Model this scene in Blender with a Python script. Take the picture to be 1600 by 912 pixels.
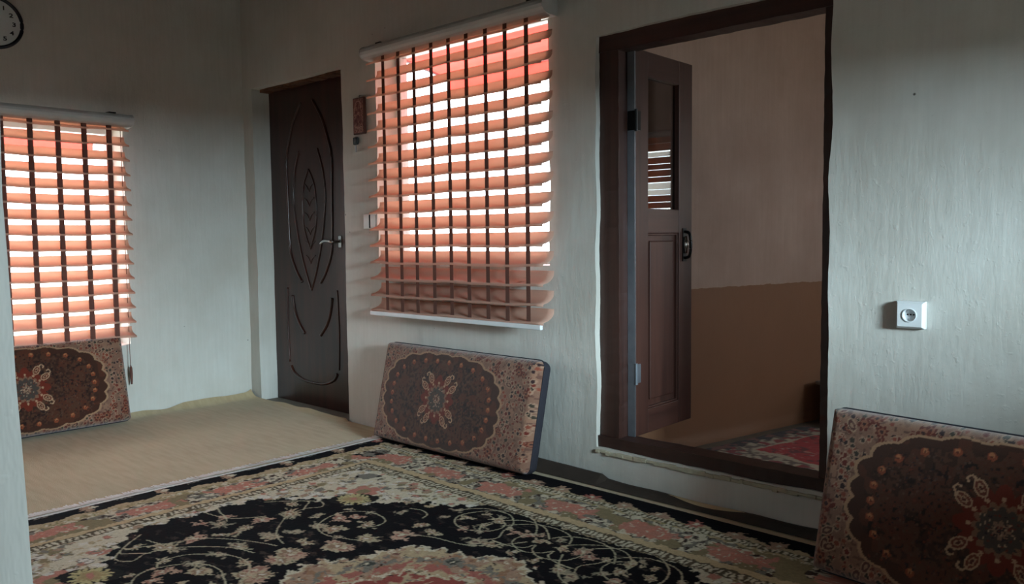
import bpy, math, random
import numpy as np
from mathutils import Vector, Matrix

# ------------------------------------------------------------------ camera
S = bpy.context.scene
for o in list(bpy.data.objects): bpy.data.objects.remove(o)
COL = S.collection
cam_d = bpy.data.cameras.new('camera'); cam = bpy.data.objects.new('camera', cam_d); COL.objects.link(cam)
S.camera = cam
cam_d.sensor_width = 36.0; cam_d.lens = 36.0*1270/1600; cam_d.clip_start = 0.02
R = Matrix(((0.72784, -0.03670, 0.68476), (0.68563, 0.05486, -0.72588), (-0.01093, 0.99782, 0.06510)))
def _n(v): return v.normalized()
VP1, VP2 = (-550., 388.), (2000., 360.)
_r = lambda p: Vector(((p[0]-800)/1270, -(p[1]-456)/1270, -1)).normalized()
cX, cY = -_r(VP1), _r(VP2)
_m = (cX+cY).normalized(); _d = (cX-cY).normalized()
cX, cY = (_m+_d).normalized(), (_m-_d).normalized(); cZ = cX.cross(cY)
R = Matrix((cX, cY, cZ))
cam.matrix_world = Matrix.Translation((0, 0, 1.05)) @ R.to_4x4()

# ------------------------------------------------------------------ light
S.view_settings.view_transform = 'Standard'; S.view_settings.look = 'None'
S.view_settings.exposure = 0.8; S.view_settings.gamma = 1.0
world = bpy.data.worlds.new('overcast_sky'); S.world = world; world.use_nodes = True
wn = world.node_tree; wn.nodes.clear()
_o = wn.nodes.new('ShaderNodeOutputWorld'); _b = wn.nodes.new('ShaderNodeBackground')
_b.inputs['Color'].default_value = (0.86, 0.95, 1.0, 1); _b.inputs['Strength'].default_value = 7.0
wn.links.new(_b.outputs[0], _o.inputs[0])

def area(name, loc, target, sx, sy, power, col, portal=False):
    d = bpy.data.lights.new(name, 'AREA'); d.shape = 'RECTANGLE'; d.size = sx; d.size_y = sy
    d.energy = power; d.color = col
    o = bpy.data.objects.new(name, d); COL.objects.link(o); o.location = loc
    o.rotation_euler = (Vector(target)-Vector(loc)).to_track_quat('-Z', 'Y').to_euler()
    if portal: d.cycles.is_portal = True
    return o
# daylight from the open side of the yard, through the window of the right-hand wall
area('yard_daylight', (3.0, 1.15, 1.68), (0, 1.3, 1.30), 1.6, .62, 480, (0.70, 0.90, 1.0))
area('window_portal', (-2.96, 2.99, 1.48), (-2.96, 0, 1.48), 1.3, 1.15, 1, (1, 1, 1), True)
area('window_portal', (-5.25, 1.28, 1.08), (0, 1.28, 1.08), 1.3, 1.3, 1, (1, 1, 1), True)
area('window_portal', (0.0, 5.85, 1.36), (0.2, 0, 1.36), 1.25, 1.0, 1, (1, 1, 1), True)
area('window_portal', (1.25, 1.4, 1.30), (0, 1.4, 1.30), 1.2, .52, 1, (1, 1, 1), True)
area('window_portal', (1.38, 4.125, 1.525), (0, 4.125, 1.525), .8, .8, 1, (1, 1, 1), True)  # sky light through the opening added in the inner right wall

# ------------------------------------------------------------------ helpers
def srgb(r, g, b):
    f = lambda c: (c/255/12.92) if c/255 <= .04045 else ((c/255+.055)/1.055)**2.4
    return (f(r), f(g), f(b), 1)

def newmat(name):
    m = bpy.data.materials.new(name); m.use_nodes = True
    nt = m.node_tree; p = nt.nodes['Principled BSDF']
    return m, nt, p
def N(nt, kind, **kw):
    n = nt.nodes.new(kind)
    for k, v in kw.items():
        if k in n.inputs: n.inputs[k].default_value = v
        else: setattr(n, k, v)
    return n
def coords(nt, scale=(1, 1, 1)):
    g = nt.nodes.new('ShaderNodeNewGeometry'); m = N(nt, 'ShaderNodeMapping'); m.inputs['Scale'].default_value = scale
    nt.links.new(g.outputs['Position'], m.inputs['Vector']); return m.outputs[0]
def ocoords(nt, scale=(1, 1, 1)):
    g = nt.nodes.new('ShaderNodeTexCoord'); m = N(nt, 'ShaderNodeMapping'); m.inputs['Scale'].default_value = scale
    nt.links.new(g.outputs['Object'], m.inputs['Vector']); return m.outputs[0]
def ramp(nt, fac, stops):
    r = nt.nodes.new('ShaderNodeValToRGB'); e = r.color_ramp.elements
    while len(e) < len(stops): e.new(0.5)
    for el, (p, c) in zip(e, stops): el.position = p; el.color = c
    nt.links.new(fac, r.inputs[0]); return r.outputs[0]
def mix(nt, fac, a, b, mode='MIX'):
    m = nt.nodes.new('ShaderNodeMix'); m.data_type = 'RGBA'; m.blend_type = mode
    for sock, v in ((m.inputs['Factor'], fac), (m.inputs[6], a), (m.inputs[7], b)):
        if isinstance(v, bpy.types.NodeSocket): nt.links.new(v, sock)
        else: sock.default_value = v
    return m.outputs[2]
def bump(nt, p, h, strength, dist, prev=None):
    b = N(nt, 'ShaderNodeBump', Strength=strength, Distance=dist); nt.links.new(h, b.inputs['Height'])
    if prev: nt.links.new(prev, b.inputs['Normal'])
    nt.links.new(b.outputs[0], p.inputs['Normal']); return b.outputs[0]
def noise(nt, vec, sc, det=4, rough=.55):
    n = N(nt, 'ShaderNodeTexNoise', Scale=sc, Detail=det, Roughness=rough); nt.links.new(vec, n.inputs['Vector']); return n.outputs[0]

def plain(name, col, rough=.5, metal=0., vary=.08, nscale=14., spec=.5, brush=0.):
    m, nt, p = newmat(name)
    v = coords(nt); n = noise(nt, v, nscale)
    dark = tuple(c*(1-vary*2) for c in col[:3])+(1,); lite = tuple(min(1, c*(1+vary)) for c in col[:3])+(1,)
    nt.links.new(ramp(nt, n, [(.3, dark), (.7, lite)]), p.inputs['Base Color'])
    p.inputs['Roughness'].default_value = rough; p.inputs['Metallic'].default_value = metal
    p.inputs['Specular IOR Level'].default_value = spec
    if brush: bump(nt, p, noise(nt, v, 60), brush, .002)
    return m

def plaster(name, base, stain, dado=None, speck=True):
    m, nt, p = newmat(name); v = coords(nt)
    n1 = noise(nt, v, 1.6, 5, .6)
    c = mix(nt, ramp(nt, n1, [(.35, (0, 0, 0, 1)), (.75, (1, 1, 1, 1))]), base, stain)
    # brush drag marks of the limewash, mostly vertical
    vb = coords(nt, (55, 55, 3.5)); nb = noise(nt, vb, 1.0, 3)
    c = mix(nt, ramp(nt, nb, [(.3, (.16, .16, .16, 1)), (.7, (0, 0, 0, 1))]), c, tuple(x*.72 for x in stain[:3])+(1,))
    if speck:
        vo = N(nt, 'ShaderNodeTexVoronoi', Scale=9.0, Randomness=1.0); nt.links.new(v, vo.inputs['Vector'])
        sp = ramp(nt, vo.outputs['Distance'], [(.022, (1, 1, 1, 1)), (.05, (0, 0, 0, 1))])
        keep = ramp(nt, noise(nt, v, 2.3, 2), [(.5, (0, 0, 0, 1)), (.6, (1, 1, 1, 1))])
        c = mix(nt, mix(nt, 1.0, sp, keep, 'MULTIPLY'), c, srgb(70, 62, 56))
        # grime rising from the floor
    if dado:
        s = nt.nodes.new('ShaderNodeSeparateXYZ'); nt.links.new(v, s.inputs[0])
        a = N(nt, 'ShaderNodeMath', operation='MULTIPLY_ADD'); a.inputs[1].default_value = .02; nt.links.new(noise(nt, v, 14), a.inputs[0]); nt.links.new(s.outputs[2], a.inputs[2])
        g = N(nt, 'ShaderNodeMath', operation='LESS_THAN'); nt.links.new(a.outputs[0], g.inputs[0]); g.inputs[1].default_value = .803
        c = mix(nt, g.outputs[0], c, mix(nt, n1, dado, tuple(x*1.25 for x in dado[:3])+(1,)))
    nt.links.new(c, p.inputs['Base Color'])
    p.inputs['Roughness'].default_value = .62; p.inputs['Specular IOR Level'].default_value = .35
    b1 = bump(nt, p, noise(nt, v, 4.5, 4), .35, .02)
    vv = coords(nt, (38, 38, 9)); b2 = bump(nt, p, noise(nt, vv, 1.0, 4, .7), .30, .006, b1)
    vr = N(nt, 'ShaderNodeTexVoronoi', Scale=26.0, feature='DISTANCE_TO_EDGE'); nt.links.new(v, vr.inputs['Vector'])
    lump = ramp(nt, noise(nt, v, 60, 2), [(.62, (0, 0, 0, 1)), (.75, (1, 1, 1, 1))])
    bump(nt, p, lump, .2, .003, b2)
    return m

def wood(name, dark, lite, rough=.35, axis='z', coat=0., sc=1.0):
    m, nt, p = newmat(name)
    s = {'z': (30*sc, 30*sc, 1.1), 'x': (1.1, 30*sc, 30*sc), 'y': (30*sc, 1.1, 30*sc)}[axis]
    v = coords(nt, s); n = noise(nt, v, 1.0, 5, .6)
    v2 = coords(nt, tuple(x*.25 for x in s)); n2 = noise(nt, v2, 1.3, 2)
    c = mix(nt, n2, ramp(nt, n, [(.3, dark), (.72, lite)]), dark)
    nt.links.new(c, p.inputs['Base Color']); p.inputs['Roughness'].default_value = rough
    p.inputs['Coat Weight'].default_value = coat; p.inputs['Coat Roughness'].default_value = .12
    bump(nt, p, n, .12, .002)
    return m

def attrmat(name, rough=.95, fuzz=True, nsc=400., sheen=.2):
    m, nt, p = newmat(name)
    a = nt.nodes.new('ShaderNodeAttribute'); a.attribute_name = 'weave'
    v = coords(nt); n = noise(nt, v, nsc, 2)
    c = mix(nt, 1.0, a.outputs['Color'], ramp(nt, n, [(.3, (.78, .78, .78, 1)), (.7, (1.1, 1.1, 1.1, 1))]), 'MULTIPLY')
    nt.links.new(c, p.inputs['Base Color']); p.inputs['Roughness'].default_value = rough
    p.inputs['Specular IOR Level'].default_value = .12; p.inputs['Sheen Weight'].default_value = sheen
    if fuzz: bump(nt, p, n, .5, .003)
    return m

def translucent(name, col, tcol, fac=.55, rough=.9, clear=0.):
    m, nt, p = newmat(name)
    v = coords(nt); n = noise(nt, v, 220, 2)
    nt.links.new(mix(nt, n, col, tuple(x*.8 for x in col[:3])+(1,)), p.inputs['Base Color'])
    p.inputs['Roughness'].default_value = rough; p.inputs['Specular IOR Level'].default_value = .1
    t = N(nt, 'ShaderNodeBsdfTranslucent'); t.inputs['Color'].default_value = tcol
    mx = N(nt, 'ShaderNodeMixShader'); mx.inputs[0].default_value = fac
    out = nt.nodes['Material Output']
    nt.links.new(p.outputs[0], mx.inputs[1]); nt.links.new(t.outputs[0], mx.inputs[2])
    last = mx.outputs[0]
    if clear:
        tr = N(nt, 'ShaderNodeBsdfTransparent'); m2 = N(nt, 'ShaderNodeMixShader'); m2.inputs[0].default_value = clear
        nt.links.new(last, m2.inputs[1]); nt.links.new(tr.outputs[0], m2.inputs[2]); last = m2.outputs[0]
    nt.links.new(last, out.inputs['Surface'])
    return m

class MB:
    def __init__(s): s.v = []; s.f = []
    def add(s, vs, fs):
        o = len(s.v); s.v += [tuple(v) for v in vs]; s.f += [tuple(i+o for i in f) for f in fs]
    def box(s, a, b, M=None):
        (x0, y0, z0), (x1, y1, z1) = a, b
        vs = [Vector(p) for p in ((x0,y0,z0),(x1,y0,z0),(x1,y1,z0),(x0,y1,z0),(x0,y0,z1),(x1,y0,z1),(x1,y1,z1),(x0,y1,z1))]
        if M: vs = [M @ v for v in vs]
        s.add(vs, [(3,2,1,0),(4,5,6,7),(0,1,5,4),(1,2,6,5),(2,3,7,6),(3,0,4,7)])
    def tube(s, pts, r, n=8, closed=False, cap=True):
        pts = [Vector(p) for p in pts]; rings = []; L = len(pts)
        rad = r if isinstance(r, (list, tuple)) else [r]*L
        up = Vector((0, 0, 1))
        for i, p in enumerate(pts):
            a = pts[(i-1) % L] if (i or closed) else p; b = pts[(i+1) % L] if (i < L-1 or closed) else p
            t = (b-a).normalized()
            x = t.cross(up)
            if x.length < .1: x = t.cross(Vector((0, 1, 0)))
            x.normalize(); y = t.cross(x)
            rings.append([p + rad[i]*(math.cos(2*math.pi*k/n)*x + math.sin(2*math.pi*k/n)*y) for k in range(n)])
        fs = []
        for i in range(L if closed else L-1):
            for k in range(n):
                j = (i+1) % L
                fs.append((i*n+k, i*n+(k+1) % n, j*n+(k+1) % n, j*n+k))
        if cap and not closed: fs.append(tuple(range(n))[::-1]); fs.append(tuple((L-1)*n+k for k in range(n)))
        s.add([v for r_ in rings for v in r_], fs)
    def prism(s, poly, h0, h1, axes='xz'):   # polygon in a plane, extruded along the third axis
        def P(a, b, h): return {'xz': (a, h, b), 'xy': (a, b, h), 'yz': (h, a, b)}[axes]
        n = len(poly)
        s.add([P(a, b, h0) for a, b in poly]+[P(a, b, h1) for a, b in poly],
              [tuple(range(n)), tuple(range(2*n-1, n-1, -1))]+[(i, (i+1) % n, n+(i+1) % n, n+i) for i in range(n)])
    def build(s, name, mat, parent=None, smooth=False, bevel=0, seg=2):
        me = bpy.data.meshes.new(name); me.from_pydata(s.v, [], s.f); me.update()
        import bmesh
        bm = bmesh.new(); bm.from_mesh(me); bmesh.ops.recalc_face_normals(bm, faces=bm.faces)
        if bevel: bmesh.ops.bevel(bm, geom=list(bm.edges), offset=bevel, segments=seg, profile=.5, affect='EDGES')
        bm.to_mesh(me); bm.free()
        return link(name, me, mat, parent, smooth)
def link(name, me, mat, parent=None, smooth=False):
    if mat and not me.materials: me.materials.append(mat)
    if smooth: me.shade_smooth() if hasattr(me, 'shade_smooth') else None
    o = bpy.data.objects.new(name, me); COL.objects.link(o)
    if parent is not None: o.parent = parent
    return o
def tag(o, label=None, cat=None, group=None, kind=None):
    for k, v in (('label', label), ('category', cat), ('group', group), ('kind', kind)):
        if v: o[k] = v
    return o
def empty(name, loc=(0, 0, 0), rz=0., **kw):
    o = bpy.data.objects.new(name, None); COL.objects.link(o); o.location = loc; o.rotation_euler = (0, 0, rz)
    return tag(o, **kw)
def place(root, loc, rot=(0, 0, 0)): root.location = loc; root.rotation_euler = rot

# smooth pseudo noise on arrays
_rs = np.random.RandomState(5)
_K = [(_rs.normal(size=3)*k, _rs.rand()*6.28, a) for k, a in [(3, 1), (5, .8), (9, .6), (16, .45), (27, .3), (45, .25)] for _ in range(3)]
def snoise(P, off=0.):
    s = np.zeros(len(P))
    for k, ph, a in _K: s += a*np.sin(P@k+ph+off)
    return s/3.

def slab(name, mat, ax, x0, x1, z0, z1, front, back, holes=(), res=.03, amp=.003, label=None, edge=2.0):
    """Hand-plastered wall slab. ax 'x': runs along X, faces at y=front/back; 'y': runs along Y."""
    def lines(a, b, ext):
        n = max(1, round((b-a)/res)); L = list(np.linspace(a, b, n+1))
        for e in ext:
            if a < e < b:
                i = int(np.argmin([abs(l-e) for l in L]))
                if 0 < i < len(L)-1: L[i] = e
        return np.array(sorted(set(L)))
    U = lines(x0, x1, [h[0] for h in holes]+[h[1] for h in holes]); Z = lines(z0, z1, [h[2] for h in holes]+[h[3] for h in holes])
    nu, nz = len(U), len(Z)
    uc, zc = (U[1:]+U[:-1])/2, (Z[1:]+Z[:-1])/2
    solid = np.ones((nu-1, nz-1), bool)
    for h in holes: solid[np.ix_((uc > h[0]) & (uc < h[1]), (zc > h[2]) & (zc < h[3]))] = False
    UU, ZZ = np.meshgrid(U, Z, indexing='ij')
    def mk(y):
        if ax == 'x': P = np.stack([UU.ravel(), np.full(UU.size, y), ZZ.ravel()], 1)
        else: P = np.stack([np.full(UU.size, y), UU.ravel(), ZZ.ravel()], 1)
        return P
    F, B = mk(front), mk(back)
    Q = F.copy()
    d0 = snoise(Q)*amp; d1 = snoise(Q*2.2, 2.)*amp*edge*.6; d2 = snoise(Q*2.2, 4.)*amp*edge*.6
    iu, iy = (0, 1) if ax == 'x' else (1, 0)
    lock = ((UU.ravel() == x0) | (UU.ravel() == x1) | (ZZ.ravel() == z0) | (ZZ.ravel() == z1))
    F[:, iy] += d0
    F[:, iu] += np.where(lock, 0, d1); F[:, 2] += np.where(lock, 0, d2)
    V = np.vstack([F, B]); n = nu*nz; faces = []
    idx = lambda i, j: i*nz+j
    for i in range(nu-1):
        for j in range(nz-1):
            if not solid[i, j]: continue
            a, b, c, d = idx(i, j), idx(i+1, j), idx(i+1, j+1), idx(i, j+1)
            faces.append((a, b, c, d)); faces.append((a+n, d+n, c+n, b+n))
            if i == 0 or not solid[i-1, j]: faces.append((a, d, d+n, a+n))
            if i == nu-2 or not solid[i+1, j]: faces.append((b, b+n, c+n, c))
            if j == 0 or not solid[i, j-1]: faces.append((a, a+n, b+n, b))
            if j == nz-2 or not solid[i, j+1]: faces.append((d, c, c+n, d+n))
    me = bpy.data.meshes.new(name); me.from_pydata(V.tolist(), [], faces)
    import bmesh
    bm = bmesh.new(); bm.from_mesh(me)
    bmesh.ops.delete(bm, geom=[v for v in bm.verts if not v.link_faces], context='VERTS')
    bmesh.ops.recalc_face_normals(bm, faces=bm.faces)
    for f in bm.faces: f.smooth = True
    for e in bm.edges:
        if len(e.link_faces) == 2 and e.calc_face_angle(0) > .9: e.smooth = False
    bm.to_mesh(me); bm.free()
    o = link(name, me, mat); tag(o, label=label, kind='structure'); return o

# ------------------------------------------------------------------ materials
M_wall = plaster('limewashed_plaster', srgb(206, 204, 198), srgb(188, 182, 172))
M_inner = plaster('inner_plaster', srgb(178, 154, 140), srgb(154, 128, 114), dado=srgb(126, 90, 66), speck=False)
M_ceil = plain('low_bounce_ceiling_boards', srgb(84, 66, 50), .9)  # unseen ceiling made dark to cut bounce onto the upper walls
M_conc = plain('concrete', srgb(120, 110, 98), .9)
M_dark = wood('dark_stained_wood', srgb(46, 26, 21), srgb(86, 52, 42), .42)
M_darkx = wood('dark_stained_wood_across', srgb(46, 26, 21), srgb(86, 52, 42), .45, 'x')
M_leaf = wood('door_leaf_wood', srgb(52, 30, 25), srgb(92, 57, 47), .42)
M_leafy = wood('door_leaf_rail_wood', srgb(52, 30, 25), srgb(92, 57, 47), .42, 'y')
M_door = wood('glossy_door_foil', srgb(38, 17, 14), srgb(92, 50, 38), .3, 'z', .05, .55)
M_chrome = plain('chrome', srgb(200, 200, 200), .18, 1., .03)
M_black = plain('black_metal', srgb(16, 16, 17), .35, .4)
M_steel = plain('pale_steel', srgb(150, 158, 168), .4, .8)
M_white = plain('white_plastic', srgb(222, 224, 226), .35, 0., .02)
M_pvc = plain('white_window_frame', srgb(215, 220, 222), .4, 0., .03)
M_rail = plain('blind_headrail_enamel', srgb(196, 196, 194), .35, 0., .03)
M_hole = plain('socket_hole', srgb(14, 14, 14), .8)

def glassmat(name, tint=(1, 1, 1, 1), rough=0.0):
    m, nt, p = newmat(name)
    p.inputs['Base Color'].default_value = tint; p.inputs['Roughness'].default_value = rough
    p.inputs['Transmission Weight'].default_value = 1.0; p.inputs['IOR'].default_value = 1.5
    n = noise(nt, coords(nt), 2.0, 1); bump(nt, p, n, .02, .002)
    # shadow rays: a thin pane lets the light straight through
    return m
def thin_glass(name, tint=(.95, .97, .97, 1)):
    m, nt, p = newmat(name); nt.nodes.remove(p)
    t = N(nt, 'ShaderNodeBsdfTransparent'); t.inputs[0].default_value = tint
    g = N(nt, 'ShaderNodeBsdfGlossy', Roughness=.0)
    fr = N(nt, 'ShaderNodeFresnel', IOR=2.0)
    bf = nt.nodes.new('ShaderNodeNewGeometry'); iv = N(nt, 'ShaderNodeMath', operation='SUBTRACT'); iv.inputs[0].default_value = 1; nt.links.new(bf.outputs['Backfacing'], iv.inputs[1])
    mu = N(nt, 'ShaderNodeMath', operation='MULTIPLY'); nt.links.new(iv.outputs[0], mu.inputs[0]); nt.links.new(fr.outputs[0], mu.inputs[1])
    mx = N(nt, 'ShaderNodeMixShader'); nt.links.new(mu.outputs[0], mx.inputs[0])
    nt.links.new(t.outputs[0], mx.inputs[1]); nt.links.new(g.outputs[0], mx.inputs[2])
    b = N(nt, 'ShaderNodeBump', Strength=.02, Distance=.002); nt.links.new(noise(nt, coords(nt), 3., 1), b.inputs['Height'])
    nt.links.new(mx.outputs[0], nt.nodes['Material Output'].inputs['Surface'])
    return m
M_glass = thin_glass('window_glass')
M_pane = thin_glass('door_pane_glass', (.52, .50, .50, 1))
M_vane = translucent('salmon_blind_fabric', srgb(224, 186, 168), srgb(238, 200, 180), .45)
M_strap = translucent('brown_blind_strap', srgb(128, 90, 80), srgb(140, 92, 80), .35)
M_awn = translucent('tint_awning_cloth', srgb(238, 100, 92), srgb(255, 136, 126), .85)
M_zebra_dark = translucent('banded_blind_dark', srgb(190, 140, 110), srgb(190, 130, 100), .5)
M_zebra_pale = translucent('banded_blind_pale', srgb(245, 235, 220), srgb(250, 240, 225), .6, clear=.35)

# ------------------------------------------------------------------ the room shell
YW, XL = 2.74, -5.0
DOOR1 = (-4.885, -3.90, 0.0, 2.035); WIN1 = (-3.585, -2.352, 0.925, 2.09); OPEN = (-2.095, -1.108, 0.155, 1.885)
slab('wall_back', M_wall, 'x', -5.0, 1.0, 0, 2.75, YW, YW+.22, [DOOR1, WIN1, OPEN], .026, .0035,
     'off-white limewashed plaster wall holding both doors and the blind-covered window')
WIN2 = (0.66, 1.955, 0.44, 1.745)
slab('wall_left', M_wall, 'y', -.1, YW+.22, 0, 2.75, XL, XL-.22, [WIN2], .03, .0035,
     'shadowed off-white plaster wall with the left window and the clock')
slab('wall_right', M_wall, 'y', -.1, YW+.22, 0, 2.75, 1.0, 1.22, [(.80, 2.0, 1.06, 1.54)], .06, .003,
     'off-white plaster wall on the right outside the picture')
slab('wall_front', M_wall, 'x', -5.0, 1.0, 0, 2.75, .135, -.12, [(-.502, .45, 0, 2.1)], .035, .003,
     'pale plaster wall end at the extreme left edge, nearest the camera')
mb = MB(); mb.box((-5.3, -2.6, -.12), (1.4, 5.95, 0)); tag(mb.build('floor', M_conc), 'grey concrete floor under the carpets', kind='structure')
mb = MB(); mb.box((-5.3, -2.6, 2.75), (1.4, 2.97, 2.9)); tag(mb.build('ceiling', M_ceil), 'unseen ceiling coloured dark to cut bounced light', kind='structure')

# room behind the camera (only its dark closes the doorway)
mb = MB()
mb.box((-1.6, -2.6, 0), (1.2, -2.5, 2.75)); mb.box((-1.7, -2.6, 0), (-1.6, -.12, 2.75)); mb.box((1.2, -2.6, 0), (1.3, -.12, 2.75))
tag(mb.build('wall_hallway', M_wall), 'plaster walls of the hall behind the camera', kind='structure')

# inner room beyond the raised doorway
def quadwall(name, a, b, h, th, mat, label, res=.08):
    a, b = Vector(a), Vector(b); d = (b-a); L = d.length; n = Vector((d.y, -d.x)).normalized()
    me_n = int(L/res)+1; nz = int(h/res)+1; V = []; F = []
    for i in range(me_n+1):
        for j in range(nz+1):
            q = a+d*(i/me_n); V.append((q.x, q.y, h*j/nz))
    V = np.array(V); o = snoise(V)*.005; V[:, 0] += n.x*o; V[:, 1] += n.y*o
    nf = len(V); back = V.copy(); back[:, 0] -= n.x*th; back[:, 1] -= n.y*th; V = np.vstack([V, back])
    for i in range(me_n):
        for j in range(nz):
            k = i*(nz+1)+j; f = (k, k+nz+1, k+nz+2, k+1); F.append(f); F.append(tuple(x+nf for x in f[::-1]))
    for j in range(nz):
        for i in (0, me_n): k = i*(nz+1)+j; F.append((k, k+1, k+1+nf, k+nf))
    for i in range(me_n):
        for j in (0, nz): k = i*(nz+1)+j; F.append((k, k+nz+1, k+nz+1+nf, k+nf))
    me = bpy.data.meshes.new(name); me.from_pydata(V.tolist(), [], F); me.shade_smooth()
    return tag(link(name, me, mat), label, kind='structure')
quadwall('wall_inner_left', (-2.215, 2.97), (-1.66, 5.62), 2.6, .15, M_inner, 'pinkish beige wall with brown painted dado seen through the doorway')
slab('wall_inner_back', M_inner, 'x', -1.9, 1.2, 0, 2.6, 5.62, 5.82, [(-.60, .62, .9, 1.83)], .08, .003, 'far wall of the inner room with a window')
slab('wall_inner_right', M_inner, 'y', 2.96, 5.82, 0, 2.6, 1.2, 1.35, [(3.75, 4.5, 1.15, 1.9)], .15, .003, 'right wall of the inner room with an opening added for light')  # opening added here to brighten the inner room
mb = MB(); mb.box((-2.5, 2.96, 2.6), (1.4, 5.95, 2.7)); tag(mb.build('ceiling_inner', M_ceil), 'ceiling of the inner room', kind='structure')

# yard outside: pale ground, and a porch roof added to limit the light
mb = MB(); mb.box((1.22, -1.2, 2.02), (3.3, 3.0, 2.12)); mb.box((3.2, -1.15, -.25), (3.3, -1.05, 2.02)); mb.box((3.2, 2.85, -.25), (3.3, 2.95, 2.02)); tag(mb.build('added_porch_roof', M_conc), 'added porch roof limiting the light into the right-hand window', kind='structure')
mb = MB(); mb.box((-30, -30, -.35), (30, 30, -.25)); tag(mb.build('ground', plain('pale_dry_earth', srgb(214, 204, 190), .95)), 'pale dry earth outside the windows', kind='structure')

# ------------------------------------------------------------------ windows
def window(name, w, z0, z1, mull, loc, rz, label):
    root = empty(name, loc, rz, kind='structure', label=label)
    h = z1-z0; t = .05
    for (a, b) in (((0, 0, 0), (w, .05, t)), ((0, 0, h-t), (w, .05, h)), ((0, 0, t), (t, .05, h-t)), ((w-t, 0, t), (w, .05, h-t))):
        m = MB(); m.box(a, b); m.build('frame_bar', M_pvc, root, bevel=.004)
    xs = [t]+[w*q for q in mull]+[w-t]
    for q in mull:
        m = MB(); m.box((w*q-.02, 0.003, t), (w*q+.02, .047, h-t)); m.build('mullion', M_pvc, root, bevel=.003)
    for a, b in zip(xs[:-1], xs[1:]):
        m = MB(); m.box((a, .022, t), (b, .028, h-t)); m.build('pane', M_glass, root)
    return root
w1 = window('window_1', 1.26, .92, 2.10, [], (-3.598, 2.885, .92), 0, 'white framed window behind the centre blind')
mb = MB(); mb.box((0.02, -.145, -.008), (1.275, 0, .012)); mb.build('sill_ledge', M_pvc, w1, bevel=.004)
w2 = window('window_2', 1.32, .435, 1.75, [.5], (-5.15, .65, .435), math.pi/2, 'white framed window behind the left blind')
w3 = window('window_3', 1.24, .895, 1.835, [.5], (-.61, 5.76, .895), 0, 'window on the far wall of the inner room')
w4 = window('window_4', 1.22, 1.055, 1.545, [], (1.16, 2.01, 1.055), -math.pi/2, 'window of the right wall outside the picture')

# red awnings added outside to tint the light at the window tops
def awning(w, loc, rz, label):
    root = empty('tint_awning', loc, rz, label=label, cat='awning', group='red awnings added to tint the windows')
    n = 24; V = []; F = []
    for i in range(n+1):
        x = w*i/n; s = .012*math.sin(i*1.7)
        V += [(x, 0.0, .0), (x, .3, -.05+s), (x, .62, -.11+s), (x, .635, -.20-.02*abs(math.sin(i*math.pi/4)))]
    for i in range(n):
        for j in range(3): k = i*4+j; F.append((k, k+4, k+5, k+1))
    me = bpy.data.meshes.new('cloth'); me.from_pydata(V, [], F); me.shade_smooth(); o = link('cloth', me, M_awn, root)
    sm = o.modifiers.new('thick', 'SOLIDIFY'); sm.thickness = .002
    m = MB(); m.tube([(0, 0, .0), (w, 0, .0)], .012); m.tube([(0, .62, -.11), (w, .62, -.11)], .012)
    m.tube([(0.02, 0, 0), (0.02, .62, -.11)], .01); m.tube([(w-.02, 0, 0), (w-.02, .62, -.11)], .01)
    m.build('tint_awning_frame', M_steel, root)
awning(1.75, (-3.95, 2.975, 2.19), 0, 'added red translucent awning tinting the top of the centre window')
awning(1.6, (-5.235, .5, 1.86), math.pi/2, 'added red translucent awning tinting the top of the left window')

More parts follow.
